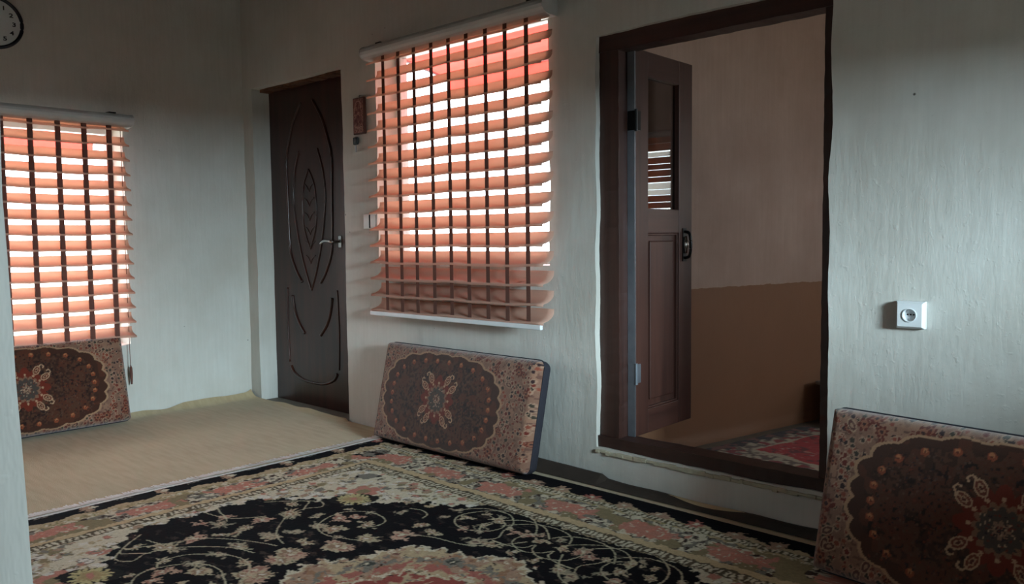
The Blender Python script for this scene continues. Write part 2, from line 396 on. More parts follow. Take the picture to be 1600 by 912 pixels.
# ------------------------------------------------------------------ grid blinds
def blind(w, ntips, sp, top, straps, name, label, rail, loc, rz, drop=.064):
    """local: x along the window, -y into the room, z=0 at headrail underside"""
    root = empty(name, loc, rz, label=label, cat='blind', group='salmon grid blinds over the windows')
    # headrail: rounded cassette
    prof = []
    for k in range(9):
        a = math.pi*k/8; prof.append((-.048*math.sin(a)*1.0-.012, .036-.036*math.cos(a)))
    prof += [(.042, .072), (.042, 0)]
    m = MB(); m.prism(prof, -.028, w+.022, 'yz'); m.build('headrail', M_rail, root)
    for xx in (-.030, w+.020):
        m = MB(); m.prism([(a*1.03, b*1.04-.001) for a, b in prof], xx, xx+.006, 'yz'); m.build('end_cap', M_rail, root)
    for xx in (.06, w-.10):
        m = MB(); m.box((xx, -.02, .073), (xx+.04, .045, .080)); m.box((xx, .037, .045), (xx+.04, .045, .08)); m.build('bracket', M_black, root)
    # one vane mesh, shared
    prof = [(.036, drop), (.0355, drop*.86), (.034, drop*.68), (.027, drop*.48), (.012, drop*.30), (-.010, drop*.17), (-.032, drop*.10), (-.0365, drop*.07), (-.037, -.005)]
    n = 28; V = []; F = []; npf = len(prof)
    for i in range(n+1):
        x = w*i/n; 
        for j, (y, z) in enumerate(prof):
            sag = .0022*math.sin(x*11+1)+.0014*math.sin(x*23)
            V.append((x, y, z+sag*(1 if j > 2 else .2)))
    for i in range(n):
        for j in range(npf-1): k = i*npf+j; F.append((k, k+npf, k+npf+1, k+1))
    me = bpy.data.meshes.new('vane'); me.from_pydata(V, [], F); me.shade_smooth(); me.materials.append(M_vane)
    for k in range(ntips):
        o = link('vane', me, None, root); o.location = (0, 0, top-sp*k)
        md = o.modifiers.new('cloth_thickness', 'SOLIDIFY'); md.thickness = .0012
    zb = top-sp*(ntips-1)-(sp if rail else 0)
    for i, x in enumerate(straps):
        m = MB(); m.box((x-.012, -.0335, zb), (x+.012, -.0325, .0))
        # the strap's folded side, running back to the vanes
        m.box((x-.012, -.0335, zb), (x-.0113, -.018, .0))
        m.build('strap', M_strap, root)
    if rail:
        o = link('vane', me, None, root); o.location = (0, 0, zb+.006); o.modifiers.new('cloth_thickness', 'SOLIDIFY').thickness = .0012
        m = MB(); m.box((-.005, -.044, zb-.018), (w-.012, -.026, zb+.004)); m.build('bottom_rail', M_white, root, bevel=.004)
    return root
# centre blind
blind(1.225, 15, .0868, 1.972-2.0, [x+3.535 for x in (-3.398, -3.275, -3.152, -3.022, -2.898, -2.776, -2.650, -2.527, -2.400)],
      'window_blind', 'salmon grid-patterned blind hanging between the carved door and the open doorway', True, (-3.535, 2.682, 2.0), 0)
# left blind
L = blind(1.29, 15, .0857, 1.70-1.725, [y-.665 for y in (.745, .885, 1.025, 1.165, 1.303, 1.441, 1.578, 1.714, 1.848)],
      'window_blind', 'salmon grid-patterned blind over the left window above a patterned cushion', False, (-4.935, .665, 1.725), math.pi/2, .056)
m = MB(); m.tube([(1.265, .02, 0), (1.268, .022, -1.43)], .0018, 6); pc = m.build('pull_cord', M_strap, L)
m = MB(); m.tube([(1.268, .02, -1.40), (1.27, .02, -1.415), (1.27, .02, -1.45), (1.271, .02, -1.50), (1.271, .02, -1.515)], [.003, .007, .009, .006, .004], 10); m.build('cord_handle', M_strap, pc, smooth=True)
# banded roller blind of the inner window (mirrored in the door's pane)
zb = empty('roller_blind', (-.64, 5.59, .93), label='banded cream and brown blind on the inner room window', cat='blind')
z = 0; rr = random.Random(4); k = 0
m = MB(); m.tube([(0, 0, .93), (1.3, 0, .93)], .025, 10); m.build('roller', M_rail, zb)
for z0_, z1_, dk in [(.86, .93, 1), (.80, .855, 1), (.755, .79, 0), (.70, .75, 1), (.655, .695, 1), (.60, .65, 1), (.555, .595, 1), (.50, .548, 0), (.455, .495, 0), (.40, .45, 1), (.35, .395, 1),
                     (.30, .34, 0), (.25, .295, 0), (.19, .24, 1), (.13, .185, 1), (.08, .12, 0), (.02, .07, 1)]:
    m = MB(); m.box((0, -.001, z0_), (1.3, .001, z1_)); m.build('band', M_zebra_dark if dk else M_zebra_pale, zb)

# ------------------------------------------------------------------ carved door (door_1)
d1 = empty('door_1', (0, 0, 0), kind='structure', label='closed dark glossy door with raised curved mouldings')
m = MB(); m.box((-4.98, 2.862, .001), (-3.80, 2.90, 2.06)); m.build('door_leaf', M_door, d1, bevel=.003)
def crv(pts, n=8):
    P = [Vector(p) for p in pts]; out = []
    for i in range(len(P)-1):
        a = P[max(i-1, 0)]; b = P[i]; c = P[i+1]; d = P[min(i+2, len(P)-1)]
        for k in range(n):
            t = k/n; out.append(.5*((2*b)+(c-a)*t+(2*a-5*b+4*c-d)*t*t+(3*b-a-3*c+d)*t**3))
    out.append(P[-1]); return out
def mould(pts, r=.008):
    m = MB(); m.tube([(p.x, 2.8615, p.y) for p in crv([(a, b) for a, b in pts])] if False else [(q[0], 2.8615, q[1]) for q in crv([Vector((a, b)) for a, b in pts])], r, 8)
    m.build('moulding', M_door, d1, smooth=True)
cxd = -4.44
def sym(pts, r=.008):
    mould(pts, r); mould([(2*cxd-a, b) for a, b in pts], r)
sym([(-4.505, 1.92), (-4.60, 1.80), (-4.665, 1.66), (-4.695, 1.55), (-4.69, 1.3), (-4.682, 1.04), (-4.66, .95), (-4.60, .85), (-4.545, .79)], .009)
sym([(-4.545, 1.62), (-4.60, 1.48), (-4.62, 1.33), (-4.60, 1.18), (-4.56, 1.02), (-4.50, .86), (-4.44, .74)], .007)
sym([(-4.44, 1.50), (-4.50, 1.40), (-4.52, 1.25), (-4.50, 1.12), (-4.44, 1.0)], .006)
sym([(-4.665, .70), (-4.64, .60), (-4.60, .53), (-4.56, .49), (-4.53, .46)], .010)
sym([(-4.70, .235), (-4.66, .19), (-4.55, .155), (-4.44, .15)], .009)
sym([(-4.72, .75), (-4.73, .5), (-4.72, .26)], .006)
for k in range(6):
    zz = 1.36-.09*k; sym([(-4.44, zz), (-4.415, zz+.035), (-4.385, zz+.05)], .004)
m = MB(); m.box((-4.13, 2.855, 1.01), (-4.10, 2.862, 1.08)); m.build('handle_plate', M_chrome, d1, bevel=.002)
m = MB(); m.tube([(q[0], q[1], q[2]) for q in crv([Vector((-4.115, 2.862, 1.045)), Vector((-4.115, 2.80, 1.045)), Vector((-4.15, 2.795, 1.050)), Vector((-4.20, 2.80, 1.05)), Vector((-4.235, 2.80, 1.035))])], .008, 10); m.build('door_handle', M_chrome, d1, smooth=True)
# ragged foam bead along the head of that door
rr = random.Random(8); m = MB(); x = -4.875
while x < -3.91:
    l = rr.uniform(.02, .06); h = rr.uniform(.002, .012)
    m.box((x, 2.79, 2.03-h), (x+l, 2.861, 2.045)); x += l*.9
tag(m.build('trim_1', plain('orange_foam', srgb(98, 62, 40), .9, 0, .3), bevel=.002), 'ragged orange-brown foam bead along the top of the carved door', kind='structure')

# ------------------------------------------------------------------ raised doorway frame (trim_2) and open leaf (door_2)
fr = empty('trim_2', (0, 0, 0), kind='structure', label='dark brown wooden frame of the raised doorway')
def ragbar(name, a, b, mat, amp=.003, res=.03):
    """timber with slightly uneven edges"""
    m = MB(); ax = max(range(3), key=lambda i: b[i]-a[i]); n = int((b[ax]-a[ax])/res)
    rng = random.Random(hash(name+str(round(a[0], 2))) % 1000 if False else int(abs(a[0]*997+a[2]*131)))
    rings = []
    oth = [i for i in range(3) if i != ax]
    for k in range(n+1):
        t = a[ax]+(b[ax]-a[ax])*k/n; ring = []
        for (p, q) in ((0, 0), (1, 0), (1, 1), (0, 1)):
            v = [0, 0, 0]; v[ax] = t; v[oth[0]] = (b if p else a)[oth[0]]+rng.uniform(-amp, amp); v[oth[1]] = (b if q else a)[oth[1]]+rng.uniform(-amp, amp); ring.append(v)
        rings += ring
    f = [(0, 1, 2, 3), (4*n, 4*n+3, 4*n+2, 4*n+1)]
    for k in range(n):
        for c in range(4): f.append((4*k+c, 4*k+(c+1) % 4, 4*k+4+(c+1) % 4, 4*k+4+c))
    m.add(rings, f); return m.build(name, mat, fr)
ragbar('jamb', (-2.095, 2.768, .15), (-1.998, 2.845, 1.885), M_dark, .0012)
ragbar('jamb', (-1.143, 2.768, .15), (-1.085, 2.845, 1.885), M_dark, .0012)
ragbar('lintel', (-2.10, 2.764, 1.818), (-1.085, 2.85, 1.900), M_darkx, .0014)
ragbar('door_sill', (-2.10, 2.755, .142), (-1.085, 2.85, .205), M_darkx, .0014)
# crumbled cream plaster bead under the sill
m = MB(); rng = random.Random(3); x = -2.10
while x < -1.10:
    l = rng.uniform(.015, .05); m.box((x, 2.7335-rng.uniform(0, .003), .138-rng.uniform(0, .009)), (x+l, 2.765, .148+rng.uniform(-.003, .003))); x += l*.85
tag(m.build('trim_3', plain('cream_filler', srgb(176, 166, 144), .95, 0, .1, brush=.4), bevel=.003), 'crumbling cream filler bead under the doorway sill', kind='structure')
# the leaf gets a pale strip standing in for light caught in the jamb gap
d2 = empty('door_2', (-1.995, 2.835, .205), math.radians(1.5), kind='structure', label='narrow dark wooden door leaf standing open into the inner room')
# local: leaf runs along +y, visible face at x=+.03
def lb(name, a, b, mat, bev=.003): m = MB(); m.box(a, b); return m.build(name, mat, d2, bevel=bev)
LW, LH = .465, 1.625
lb('stile', (0, 0, 0), (.036, .095, LH), M_leaf); lb('stile', (0, LW-.115, 0), (.036, LW, LH), M_leaf)
lb('rail', (.001, .095, LH-.105), (.035, LW-.115, LH), M_leafy); lb('rail', (.001, .095, .862), (.035, LW-.115, .968), M_leafy); lb('rail', (.001, .095, 0), (.035, LW-.115, .105), M_leafy)
lb('glass_pane', (.010, .095, .968), (.014, LW-.115, LH-.105), M_pane, 0)
pn = lb('door_panel', (.006, .095, .105), (.018, LW-.115, .862), M_leaf, 0)
m = MB(); m.box((.018, .125, .14), (.026, LW-.145, .83)); m.build('raised_field', M_leaf, d2, bevel=.006)
for a, b in (((.018, .095, .105), (.030, .103, .862)), ((.018, LW-.123, .105), (.030, LW-.115, .862)), ((.018, .095, .854), (.030, LW-.115, .862)), ((.018, .095, .105), (.030, LW-.115, .113))):
    lb('bead', a, b, M_leaf, .002)
lb('gap_light_strip', (-.002, -.006, .0), (.034, -.001, 1.62), M_steel, 0)  # strip added to draw the bright gap beside the jamb
for zz in (.27, 1.33):
    m = MB(); m.tube([(.040, -.004, zz-.045), (.040, -.004, zz+.045)], .007, 10); m.box((.036, -.004, zz-.04), (.040, .03, zz+.04)); m.box((.0, -.0075, zz-.04), (.036, -.0055, zz+.04))
    m.build('hinge', M_black if zz > 1 else M_steel, d2)
hd = MB(); hp = crv([Vector((.037, LW-.07, .870)), Vector((.062, LW-.07, .862)), Vector((.07, LW-.07, .83)), Vector((.07, LW-.07, .79)), Vector((.062, LW-.07, .758)), Vector((.037, LW-.07, .750))])
hd.tube(hp, .007, 8); hd.box((.036, LW-.086, .735), (.040, LW-.054, .885)); h = hd.build('door_handle', M_black, d2)
m = MB(); m.tube([(.043, LW-.07, .772), (.045, LW-.07, .81), (.043, LW-.07, .848)], [.008, .013, .008], 12); m.build('lock_barrel', M_chrome, d2, smooth=True)

# ------------------------------------------------------------------ painting helpers for woven goods
class Weave:
    def __init__(s, U, V, base):
        s.U, s.V = U, V; s.C = np.zeros((len(U), len(V), 3), np.float32); s.C[:] = base[:3]
        s.A, s.B = np.meshgrid(U, V, indexing='ij')
    def win(s, x, y, r):
        return slice(*np.searchsorted(s.U, [x-r, x+r])), slice(*np.searchsorted(s.V, [y-r, y+r]))
    def disc(s, x, y, r, col, petals=0, depth=.3, rot=0., sq=1.):
        i, j = s.win(x, y, r*max(1, 1/sq)*1.3)
        a, b = s.A[i, j]-x, s.B[i, j]-y
        if a.size == 0: return
        c_, s_ = math.cos(rot), math.sin(rot); a, b = a*c_+b*s_, (-a*s_+b*c_)/sq
        rr_ = np.hypot(a, b)
        lim = r if not petals else r*(1-depth+depth*np.abs(np.cos(np.arctan2(b, a)*petals/2)))
        s.C[i, j][rr_ < lim] = col[:3]
    def stroke(s, pts, w, col, n=10, step=None):
        P = crv([Vector(p) for p in pts], n); step = step or w*.6
        for a, b in zip(P[:-1], P[1:]):
            L_ = (b-a).length; k = max(1, int(L_/step))
            for t in range(k): q = a.lerp(b, t/k); s.disc(q.x, q.y, w, col)
    def mask(s, m, col): s.C[m] = col[:3]
    def flower(s, x, y, r, cols, n=6, rot=0., sq=1.):
        s.disc(x, y, r, cols[0], n, .42, rot, sq); s.disc(x, y, r*.62, cols[1], n, .3, rot+.4, sq); s.disc(x, y, r*.25, cols[2], 0, 0, 0, sq)
def vnoise(A, B, sc, seed):
    g = np.random.RandomState(seed).rand(64, 64)
    x, y = A*sc, B*sc; i, j = np.floor(x).astype(int), np.floor(y).astype(int); fx, fy = x-i, y-j
    fx, fy = fx*fx*(3-2*fx), fy*fy*(3-2*fy); I, J, I1, J1 = i % 64, j % 64, (i+1) % 64, (j+1) % 64
    return (g[I, J]*(1-fx)+g[I1, J]*fx)*(1-fy)+(g[I, J1]*(1-fx)+g[I1, J1]*fx)*fy

def grid_mesh(name, P, C, mat, parent=None, closed_back=None):
    nu, nv = P.shape[:2]; k = np.arange(nu*nv).reshape(nu, nv)
    F = np.stack([k[:-1, :-1], k[1:, :-1], k[1:, 1:], k[:-1, 1:]], -1).reshape(-1, 4)
    me = bpy.data.meshes.new(name); me.vertices.add(nu*nv); me.vertices.foreach_set('co', P.astype(np.float32).ravel())
    me.loops.add(F.size); me.loops.foreach_set('vertex_index', F.ravel().astype(np.int32))
    me.polygons.add(len(F)); me.polygons.foreach_set('loop_start', (np.arange(len(F))*4).astype(np.int32)); 
    me.update(calc_edges=True); me.validate()
    at = me.color_attributes.new('weave', 'FLOAT_COLOR', 'POINT')
    cc = np.ones((nu*nv, 4), np.float32); cc[:, :3] = C.reshape(-1, 3); at.data.foreach_set('color', cc.ravel())
    me.shade_smooth()
    return link(name, me, mat, parent)

# ------------------------------------------------------------------ the big rug (coordinates: u = x+1.4, v = y-1.1)
black = srgb(13, 10, 15); cream = srgb(206, 196, 172); beige = srgb(184, 164, 132); olive = srgb(140, 126, 96); pink = srgb(186, 128, 112)
white_ = srgb(214, 208, 196); grey_ = srgb(128, 122, 112); tan = srgb(170, 140, 118); rose = srgb(168, 104, 92); dkbr = srgb(66, 50, 44); grn = srgb(128, 138, 110)
u0, v0, hu, hv = -.35, .28, 1.65, 1.24
U = np.concatenate([np.arange(u0-hu, .42, .0042), np.arange(.42, u0+hu+.001, .02)]); V = np.concatenate([np.arange(v0-hv, -.42, .02), np.arange(-.42, v0+hv, .0042)])
W = Weave(U, V, black)
A, B = W.A, W.B; n1, n2, n3 = vnoise(A, B, 14, 1), vnoise(A, B, 45, 2), vnoise(A, B, 90, 3)
du, dv = hu-np.abs(A-u0), hv-np.abs(B-v0)
t = np.minimum((du-.03)/.37, dv/.44); s_ = np.where(du/.40 < dv/.44, B, A)   # position along the border
# faint twigs on the black field
rng = random.Random(11)
faint = srgb(44, 37, 36)
for k in range(520):
    x, y = rng.uniform(-1.6, .4), rng.uniform(-.4, 1.2); a = rng.uniform(-.5, .5)
    for q in range(5):
        W.disc(x+q*.011*math.cos(a), y+q*.011*math.sin(a), .0075, faint if rng.random() < .7 else srgb(64, 54, 48), 5, .6, rng.random()*3)
def sy(pts): # the same drawing in the rug's other corners
    yield pts; yield [(2*u0-a, b) for a, b in pts]; yield [(a, 2*v0-b) for a, b in pts]; yield [(2*u0-a, 2*v0-b) for a, b in pts]
vine = [[(-.99,.72),(-1.04,.725),(-1.1,.71),(-1.15,.66),(-1.15,.6),(-1.13,.55),(-1.1,.51),(-1.05,.485),(-.99,.48),(-.93,.5),(-.88,.52),(-.84,.57)],
 [(-.99,.72),(-.95,.70),(-.935,.66),(-.95,.62)], [(-.99,.85),(-.94,.865),(-.89,.85),(-.87,.81)],
 [(-.63,.99),(-.60,.97),(-.585,.93),(-.60,.88),(-.66,.84),(-.72,.845),(-.77,.88),(-.79,.93),(-.77,1.0),(-.72,1.06),(-.64,1.1),(-.57,1.085),(-.50,1.03),(-.46,.98)],
 [(-.84,.65),(-.78,.67),(-.70,.71),(-.59,.73),(-.53,.76),(-.47,.83),(-.43,.9)], [(-.60,.95),(-.55,1.02),(-.48,1.06),(-.40,1.06),(-.34,1.03),(-.31,.98)],
 [(-.46,.98),(-.48,.93),(-.47,.87),(-.43,.84),(-.38,.83),(-.33,.86),(-.31,.9),(-.30,.86),(-.27,.84),(-.22,.83),(-.17,.83)],
 [(-.31,.97),(-.27,1.01),(-.21,1.05),(-.13,1.05),(-.07,1.0),(-.04,.92),(-.07,.87)],
 [(-.15,.81),(-.17,.86),(-.14,.92),(-.12,.99),(-.07,1.04),(-.02,1.06),(.06,1.05),(.11,1.01),(.14,.95)],
 [(-1.42,.03),(-1.37,.04),(-1.33,.06),(-1.31,.11)], [(-1.38,-.03),(-1.34,.05),(-1.32,.11),(-1.28,.18),(-1.2,.24),(-1.12,.28),(-1.04,.31)],
 [(-1.15,-.05),(-1.19,-.03),(-1.2,.0),(-1.19,.06),(-1.15,.11),(-1.1,.15),(-1.04,.17),(-.97,.165),(-.91,.135),(-.87,.08)],
 [(-1.55,.3),(-1.48,.31),(-1.42,.33),(-1.37,.38),(-1.34,.43)], [(-1.56,.36),(-1.5,.34),(-1.44,.33),(-1.39,.31)],
 [(-1.49,.52),(-1.42,.6),(-1.33,.67),(-1.27,.64),(-1.3,.58),(-1.28,.5),(-1.21,.42),(-1.13,.36),(-1.04,.335)], [(-1.39,.63),(-1.36,.64),(-1.33,.61),(-1.29,.57)]]
vc = srgb(186, 176, 148)
flw = [(-1.29,.51,.04,0),(-1.11,.42,.035,1),(-.82,.76,.03,0),(-.80,.655,.05,2),(-.74,.74,.035,0),(-1.07,.72,.025,1),(-.97,.63,.04,0),(-.86,.55,.045,0),(-.53,.79,.03,1),(-.62,.86,.03,1),(-1.16,.69,.02,0),
 (-1.28,.33,.03,0),(-1.10,.51,.035,1),(-1.32,.53,.035,0),(-.95,.50,.02,1),(-.82,.88,.02,1),(-.64,.98,.035,0),(-.98,.80,.03,1),(-1.06,.89,.03,0),(-1.31,.15,.045,2),(-1.13,.22,.04,0),(-1.11,-.05,.045,2),(-1.03,.03,.045,0),
 (-.99,.165,.035,0),(-1.38,.28,.04,1),(-1.19,-.01,.03,0),(-1.25,.06,.025,1),(-.88,.14,.03,1),(-1.26,.29,.03,0),(-1.15,.34,.03,1),(-1.38,-.02,.03,0),(-1.07,-.1,.03,2),(-.46,.96,.04,2),(-.56,.96,.025,0),
 (-.19,.94,.035,2),(-.30,.935,.03,0),(-.05,.91,.03,0),(-.14,.78,.045,1),(.05,.93,.03,0),(-.35,.99,.02,1),(-.50,.80,.03,0),(-.02,.84,.03,2),(-.25,.98,.02,1),(-.30,.80,.025,0),(.14,.96,.025,1),(.02,1.0,.02,0),(-.66,1.02,.02,1),(-1.44,.33,.03,2),(-1.33,.42,.02,0)]
pal = [(srgb(182, 168, 140), srgb(150, 122, 100), srgb(206, 198, 182)), (srgb(150, 140, 120), srgb(182, 166, 140), srgb(110, 82, 74)), (srgb(186, 154, 132), srgb(156, 112, 98), srgb(200, 188, 164))]
for x, y, r, c in flw:
    for (q,) in sy([(x, y)]):
        W.flower(q[0], q[1], r, pal[c], rng.choice([5, 7, 9]), rng.random()*3, rng.uniform(.45, .75))
        for _ in range(3):
            a = rng.random()*6.28; W.disc(q[0]+r*1.1*math.cos(a), q[1]+r*.8*math.sin(a), r*.35, pal[c][0], 3, .6, a, .6)
# big palmettes beside the medallion
for (q,) in list(sy([(-.95, .27)]))+list(sy([(-.88, .42)])):
    for k in range(5): W.flower(q[0]+rng.uniform(-.04, .04), q[1]+rng.uniform(-.05, .05), .045, pal[2 if k % 2 else 0], 9, k, .7)
# spandrels
a_ = u0-np.abs(A-u0); b_ = v0+np.abs(B-v0)
vb = np.interp(a_, [-1.62, -1.57, -1.50, -1.43, -1.31, -1.18, -1.12, -1.06, -.94, -.85, -.80, -.76], [.42, .50, .56, .64, .71, .75, .83, .91, .95, 1.03, 1.09, 1.16])
wob = .022*np.sin(A*95+3*n1)+.02*(n2-.5)*2+.012*np.sin(B*120)
sp = (b_ > vb+wob) | (du < .43+.02*np.sin(B*60)+.03*n2)
W.mask(sp, cream)
ys = np.argwhere(sp)
cs = [white_, white_, cream, beige, grey_, pink, tan, white_, olive]
for k in range(2600):
    i, j = ys[rng.randrange(len(ys))]; x, y = float(U[i]), float(V[j]); r = rng.uniform(.008, .026)
    if rng.random() < .5: W.disc(x, y, r*1.15, rng.choice([dkbr, grey_, olive]), 7, .3, rng.random()*3, rng.uniform(.5, 1))
    W.disc(x, y, r, rng.choice(cs), rng.choice([4, 5, 7]), .35, rng.random()*3, rng.uniform(.5, 1))
for (q,) in sy([(-1.30, .86)]): W.disc(q[0], q[1], .07, pink, 5, .3); W.disc(q[0], q[1], .03, olive)
for (q,) in sy([(-1.25, .775)]):
    W.disc(q[0], q[1], .10, srgb(34, 30, 30), 0, 0, .75, .62); W.flower(q[0], q[1], .078, (srgb(188, 176, 130), srgb(170, 148, 108), pink), 15, 0, .8)
for (q,) in sy([(-1.46, 1.0)]): W.disc(q[0], q[1], .06, black, 0, 0, .78, .45); W.disc(q[0], q[1], .045, grey_, 6, .3)
# medallion
ma, mbb = A-u0, B-v0; th = np.arctan2(mbb, ma); rad = np.hypot(ma, mbb)
lim = .445*(1+.05*np.cos(8*th)+.035*np.abs(np.cos(16*th))+.10*(n2-.5)+.05*(n1-.5)+.02*np.cos(50*th)); rn = rad/lim
inm = rn < 1
W.mask(inm, beige); W.mask(inm & (rn > .965), cream)
W.mask(inm & (rn < .95) & (n1 > .52), tan); W.mask(inm & (rn < .93) & (n1*n2 > .42), srgb(156, 118, 92))
pts = np.argwhere(inm & (rn > .1))
for k in range(1100):
    i, j = pts[rng.randrange(len(pts))]; x, y = float(U[i]), float(V[j]); r0 = float(rn[i, j])
    col = rng.choice([dkbr, grey_, tan, cream, srgb(120, 82, 72)]) if r0 > .7 else rng.choice([rose, pink, grey_, dkbr, cream, rose])
    r = rng.uniform(.005, .014); W.disc(x, y, r, col, rng.choice([3, 4, 5]), .5, rng.random()*3, rng.uniform(.4, 1))
ring1 = inm & (np.abs(rn-.76-.02*np.cos(24*th)) < .02); W.mask(ring1, grey_)
ring2 = inm & (rn < .70) & (rn > .60) & (n2 > .5); W.mask(ring2, rose)
W.mask(inm & (np.abs(rn-.56-.02*np.cos(32*th)) < .015), cream); W.mask(inm & (rn < .52) & (n2 > .3), srgb(150, 78, 70)); W.mask(inm & (rn < .30), srgb(60, 48, 46)); W.mask(inm & (rn < .26) & (n2 > .45), beige)
for ang in (.6, 1.0, 2.14, 2.55):
    pass
for k in range(8):
    an = (k+.5)*math.pi/4; W.disc(u0+.36*math.cos(an), v0+.36*math.sin(an), .034, grey_, 4, .25, an); W.disc(u0+.36*math.cos(an), v0+.36*math.sin(an), .022, srgb(70, 70, 64), 4, .3, an+.5); W.disc(u0+.36*math.cos(an), v0+.36*math.sin(an), .008, cream)
# borders
brd = t < 1
W.mask(brd, beige)
W.mask(brd & (t > .30) & (n2 > .55), cream); W.mask(brd & (t > .30) & (n3 > .72), olive)
z_ = np.abs(((s_/.045) % 1)*2-1)
W.mask((t > .24) & (t < .40) & (z_*.1+.27 > t-.02) & (z_*.1+.25 < t-.02), srgb(150, 138, 96))
car = (t > .40) & (t < .78)
ph = ((s_+.03*(n1-.5))/.36) % 1; tj = t+.10*(n1-.5)+.07*(n2-.5)
W.mask(car, grey_)
W.mask(car & (n2 > .45), cream); W.mask(car & (n3 > .66), dkbr); W.mask(car & (n1 > .6), olive)
edge = .10*np.abs(np.sin(s_*70))*.3
W.mask((tj > .46+edge) & (tj < .72-edge) & (np.abs(ph-.5) < .20+.2*n2), pink)
W.mask((tj > .50) & (tj < .70) & (np.abs(ph-.5) < .26) & (n2 > .62), srgb(196, 128, 110))
W.mask((t > .44) & (t < .76) & (np.abs(ph-.5) < .3) & (n3 > .83), cream)
W.mask((t > .78) & (t < .86), srgb(196, 172, 136))
W.mask((t > .86) & (t < .99), srgb(92, 80, 64))
W.mask((t > .88) & (t < .97) & (((s_/.022) % 1) < .55), cream)
lg = dv/.44 < (du-.03)/.37
W.mask(lg & (t > .27) & (t < .36), srgb(92, 84, 66)); W.mask(lg & (t > .285) & (t < .345) & (((s_/.022) % 1) < .55), cream)
bk = t < .225+.03*np.sin(s_*38)+.03*(n2-.5)
W.mask(bk, black)
# corner knots
for (q,) in sy([(-1.76, 1.23)]): W.disc(q[0], q[1], .075, black, 4, .5, .78, .6); W.disc(q[0], q[1], .035, grey_, 5)
# flowers in the black outer stripe
y = -1.0
for k in range(24):
    for sgn in (-1, 1):
        x = -2.0+.045 if sgn < 0 else u0+hu-.045; c = -1.0+k*.145
        if abs(c-v0) < hv-.1:
            if k % 2: W.disc(x+.02, c, .05, tan, 9, .5, 0, 2.0 if False else .5); W.disc(x+.015, c+.02, .02, cream, 5, .4)
            else: W.stroke([(x, c-.03), (x-.008, c-.015), (x, c), (x-.008, c+.015), (x, c+.03)], .0035, grey_, 3)
for k in range(40):
    c = -1.95+k*.155
    if c > u0+hu-.1: break
    for yv in (v0+hv-.075, v0-hv+.075):
        W.disc(c, yv-.02, .045 if k % 2 else .035, tan if k % 3 else rose, 7, .5, rng.random(), .6 if k % 2 else 1.3)
        if k % 2: W.disc(c+.03, yv-.035, .03, srgb(170, 136, 118), 7, .5, rng.random(), .6)
        W.disc(c, yv-.02, .012, cream, 5, .4)
# the weave's own irregular edges: pull the drawing a few knots this way and that
gi, gj = np.meshgrid(np.arange(len(U)), np.arange(len(V)), indexing='ij')
wi = gi+(vnoise(A, B, 55, 61)-.5)*3.4+(vnoise(A, B, 130, 62)-.5)*2.2; wj = gj+(vnoise(A, B, 55, 63)-.5)*3.4+(vnoise(A, B, 130, 64)-.5)*2.2
W.C = W.C[np.clip(np.round(wi), 0, len(U)-1).astype(int), np.clip(np.round(wj), 0, len(V)-1).astype(int)]
keepv = W.C.copy()
for c in vine:
    lst = list(sy(c))
    for q in (lst if c[0][1] > .45 else lst[:2]): W.stroke(q, .0025, vc)
outside = sp | inm | brd
W.C[outside] = keepv[outside]
W.mask(du < .032, srgb(236, 233, 228))
shade = (.86+.28*vnoise(A, B, 170, 9))[..., None]
W.C *= shade
P = np.zeros(A.shape+(3,)); P[..., 0] = A-1.4; P[..., 1] = B+1.1
P[..., 2] = .020+.0012*vnoise(A, B, 200, 5)+.003*np.sin(A*3.1+B*2)*np.sin(B*4+1)
edge_d = np.minimum(du, dv); P[..., 2] -= .006*np.clip(1-edge_d/.006, 0, 1)
rug = empty('persian_rug', (0, 0, 0), label='large black and beige floral rug with a fringed end on the floor', cat='rug')
grid_mesh('pile', P, W.C, attrmat('rug_pile', nsc=500, sheen=0), rug)
m = MB(); m.box((-3.398, .142, .0115), (-.102, 2.618, .0145)); m.build('rug_backing', plain('jute_backing', srgb(60, 50, 44), .95), rug)
m = MB(); rng = random.Random(6)
for xe, sg in ((-3.398, -1), (-.102, 1)):
    y = .15
    while y < 2.61:
        a = rng.uniform(-.006, .006); l = rng.uniform(.056, .078); w_ = .0036; z0 = rng.uniform(.0125, .0155)
        m.add([(xe-sg*.012, y-w_, .0245), (xe-sg*.012, y+w_, .0245), (xe+sg*l*.45, y+w_+a*.5, z0+.002), (xe+sg*l*.45, y-w_+a*.5, z0+.002), (xe+sg*l, y+a+w_*.9, z0-.001), (xe+sg*l, y+a-w_*.9, z0-.001)], [(0, 1, 2, 3), (3, 2, 4, 5)])
        y += .0040
tag(m.build('fringe', plain('white_fringe', srgb(240, 238, 234), .9, 0, .05), rug), kind='stuff')

# ------------------------------------------------------------------ brown fitted carpet with turned-up edge
M_carpet, nt, p = newmat('brown_carpet')
v = coords(nt); c = mix(nt, noise(nt, v, 2.2, 3), srgb(190, 170, 134), srgb(162, 140, 108)); c2 = mix(nt, ramp(nt, noise(nt, coords(nt, (6, 40, 20)), 1., 3), [(.35, (.0, .0, .0, 1)), (.65, (.35, .35, .35, 1))]), c, srgb(204, 184, 150))
nt.links.new(c2, p.inputs['Base Color']); p.inputs['Roughness'].default_value = .95; p.inputs['Specular IOR Level'].default_value = .1; p.inputs['Sheen Weight'].default_value = .15
bump(nt, p, noise(nt, v, 260, 3), .6, .004)
Ux = np.linspace(-4.992, .98, 260); Vy = np.linspace(.14, 2.725, 120); A, B = np.meshgrid(Ux, Vy, indexing='ij')
cp = empty('fitted_carpet', (0, 0, 0), label='plain brown carpet covering the floor by the carved door', cat='carpet')
P = np.stack([A, B, .007+.0025*vnoise(A, B, 5, 21)], -1)
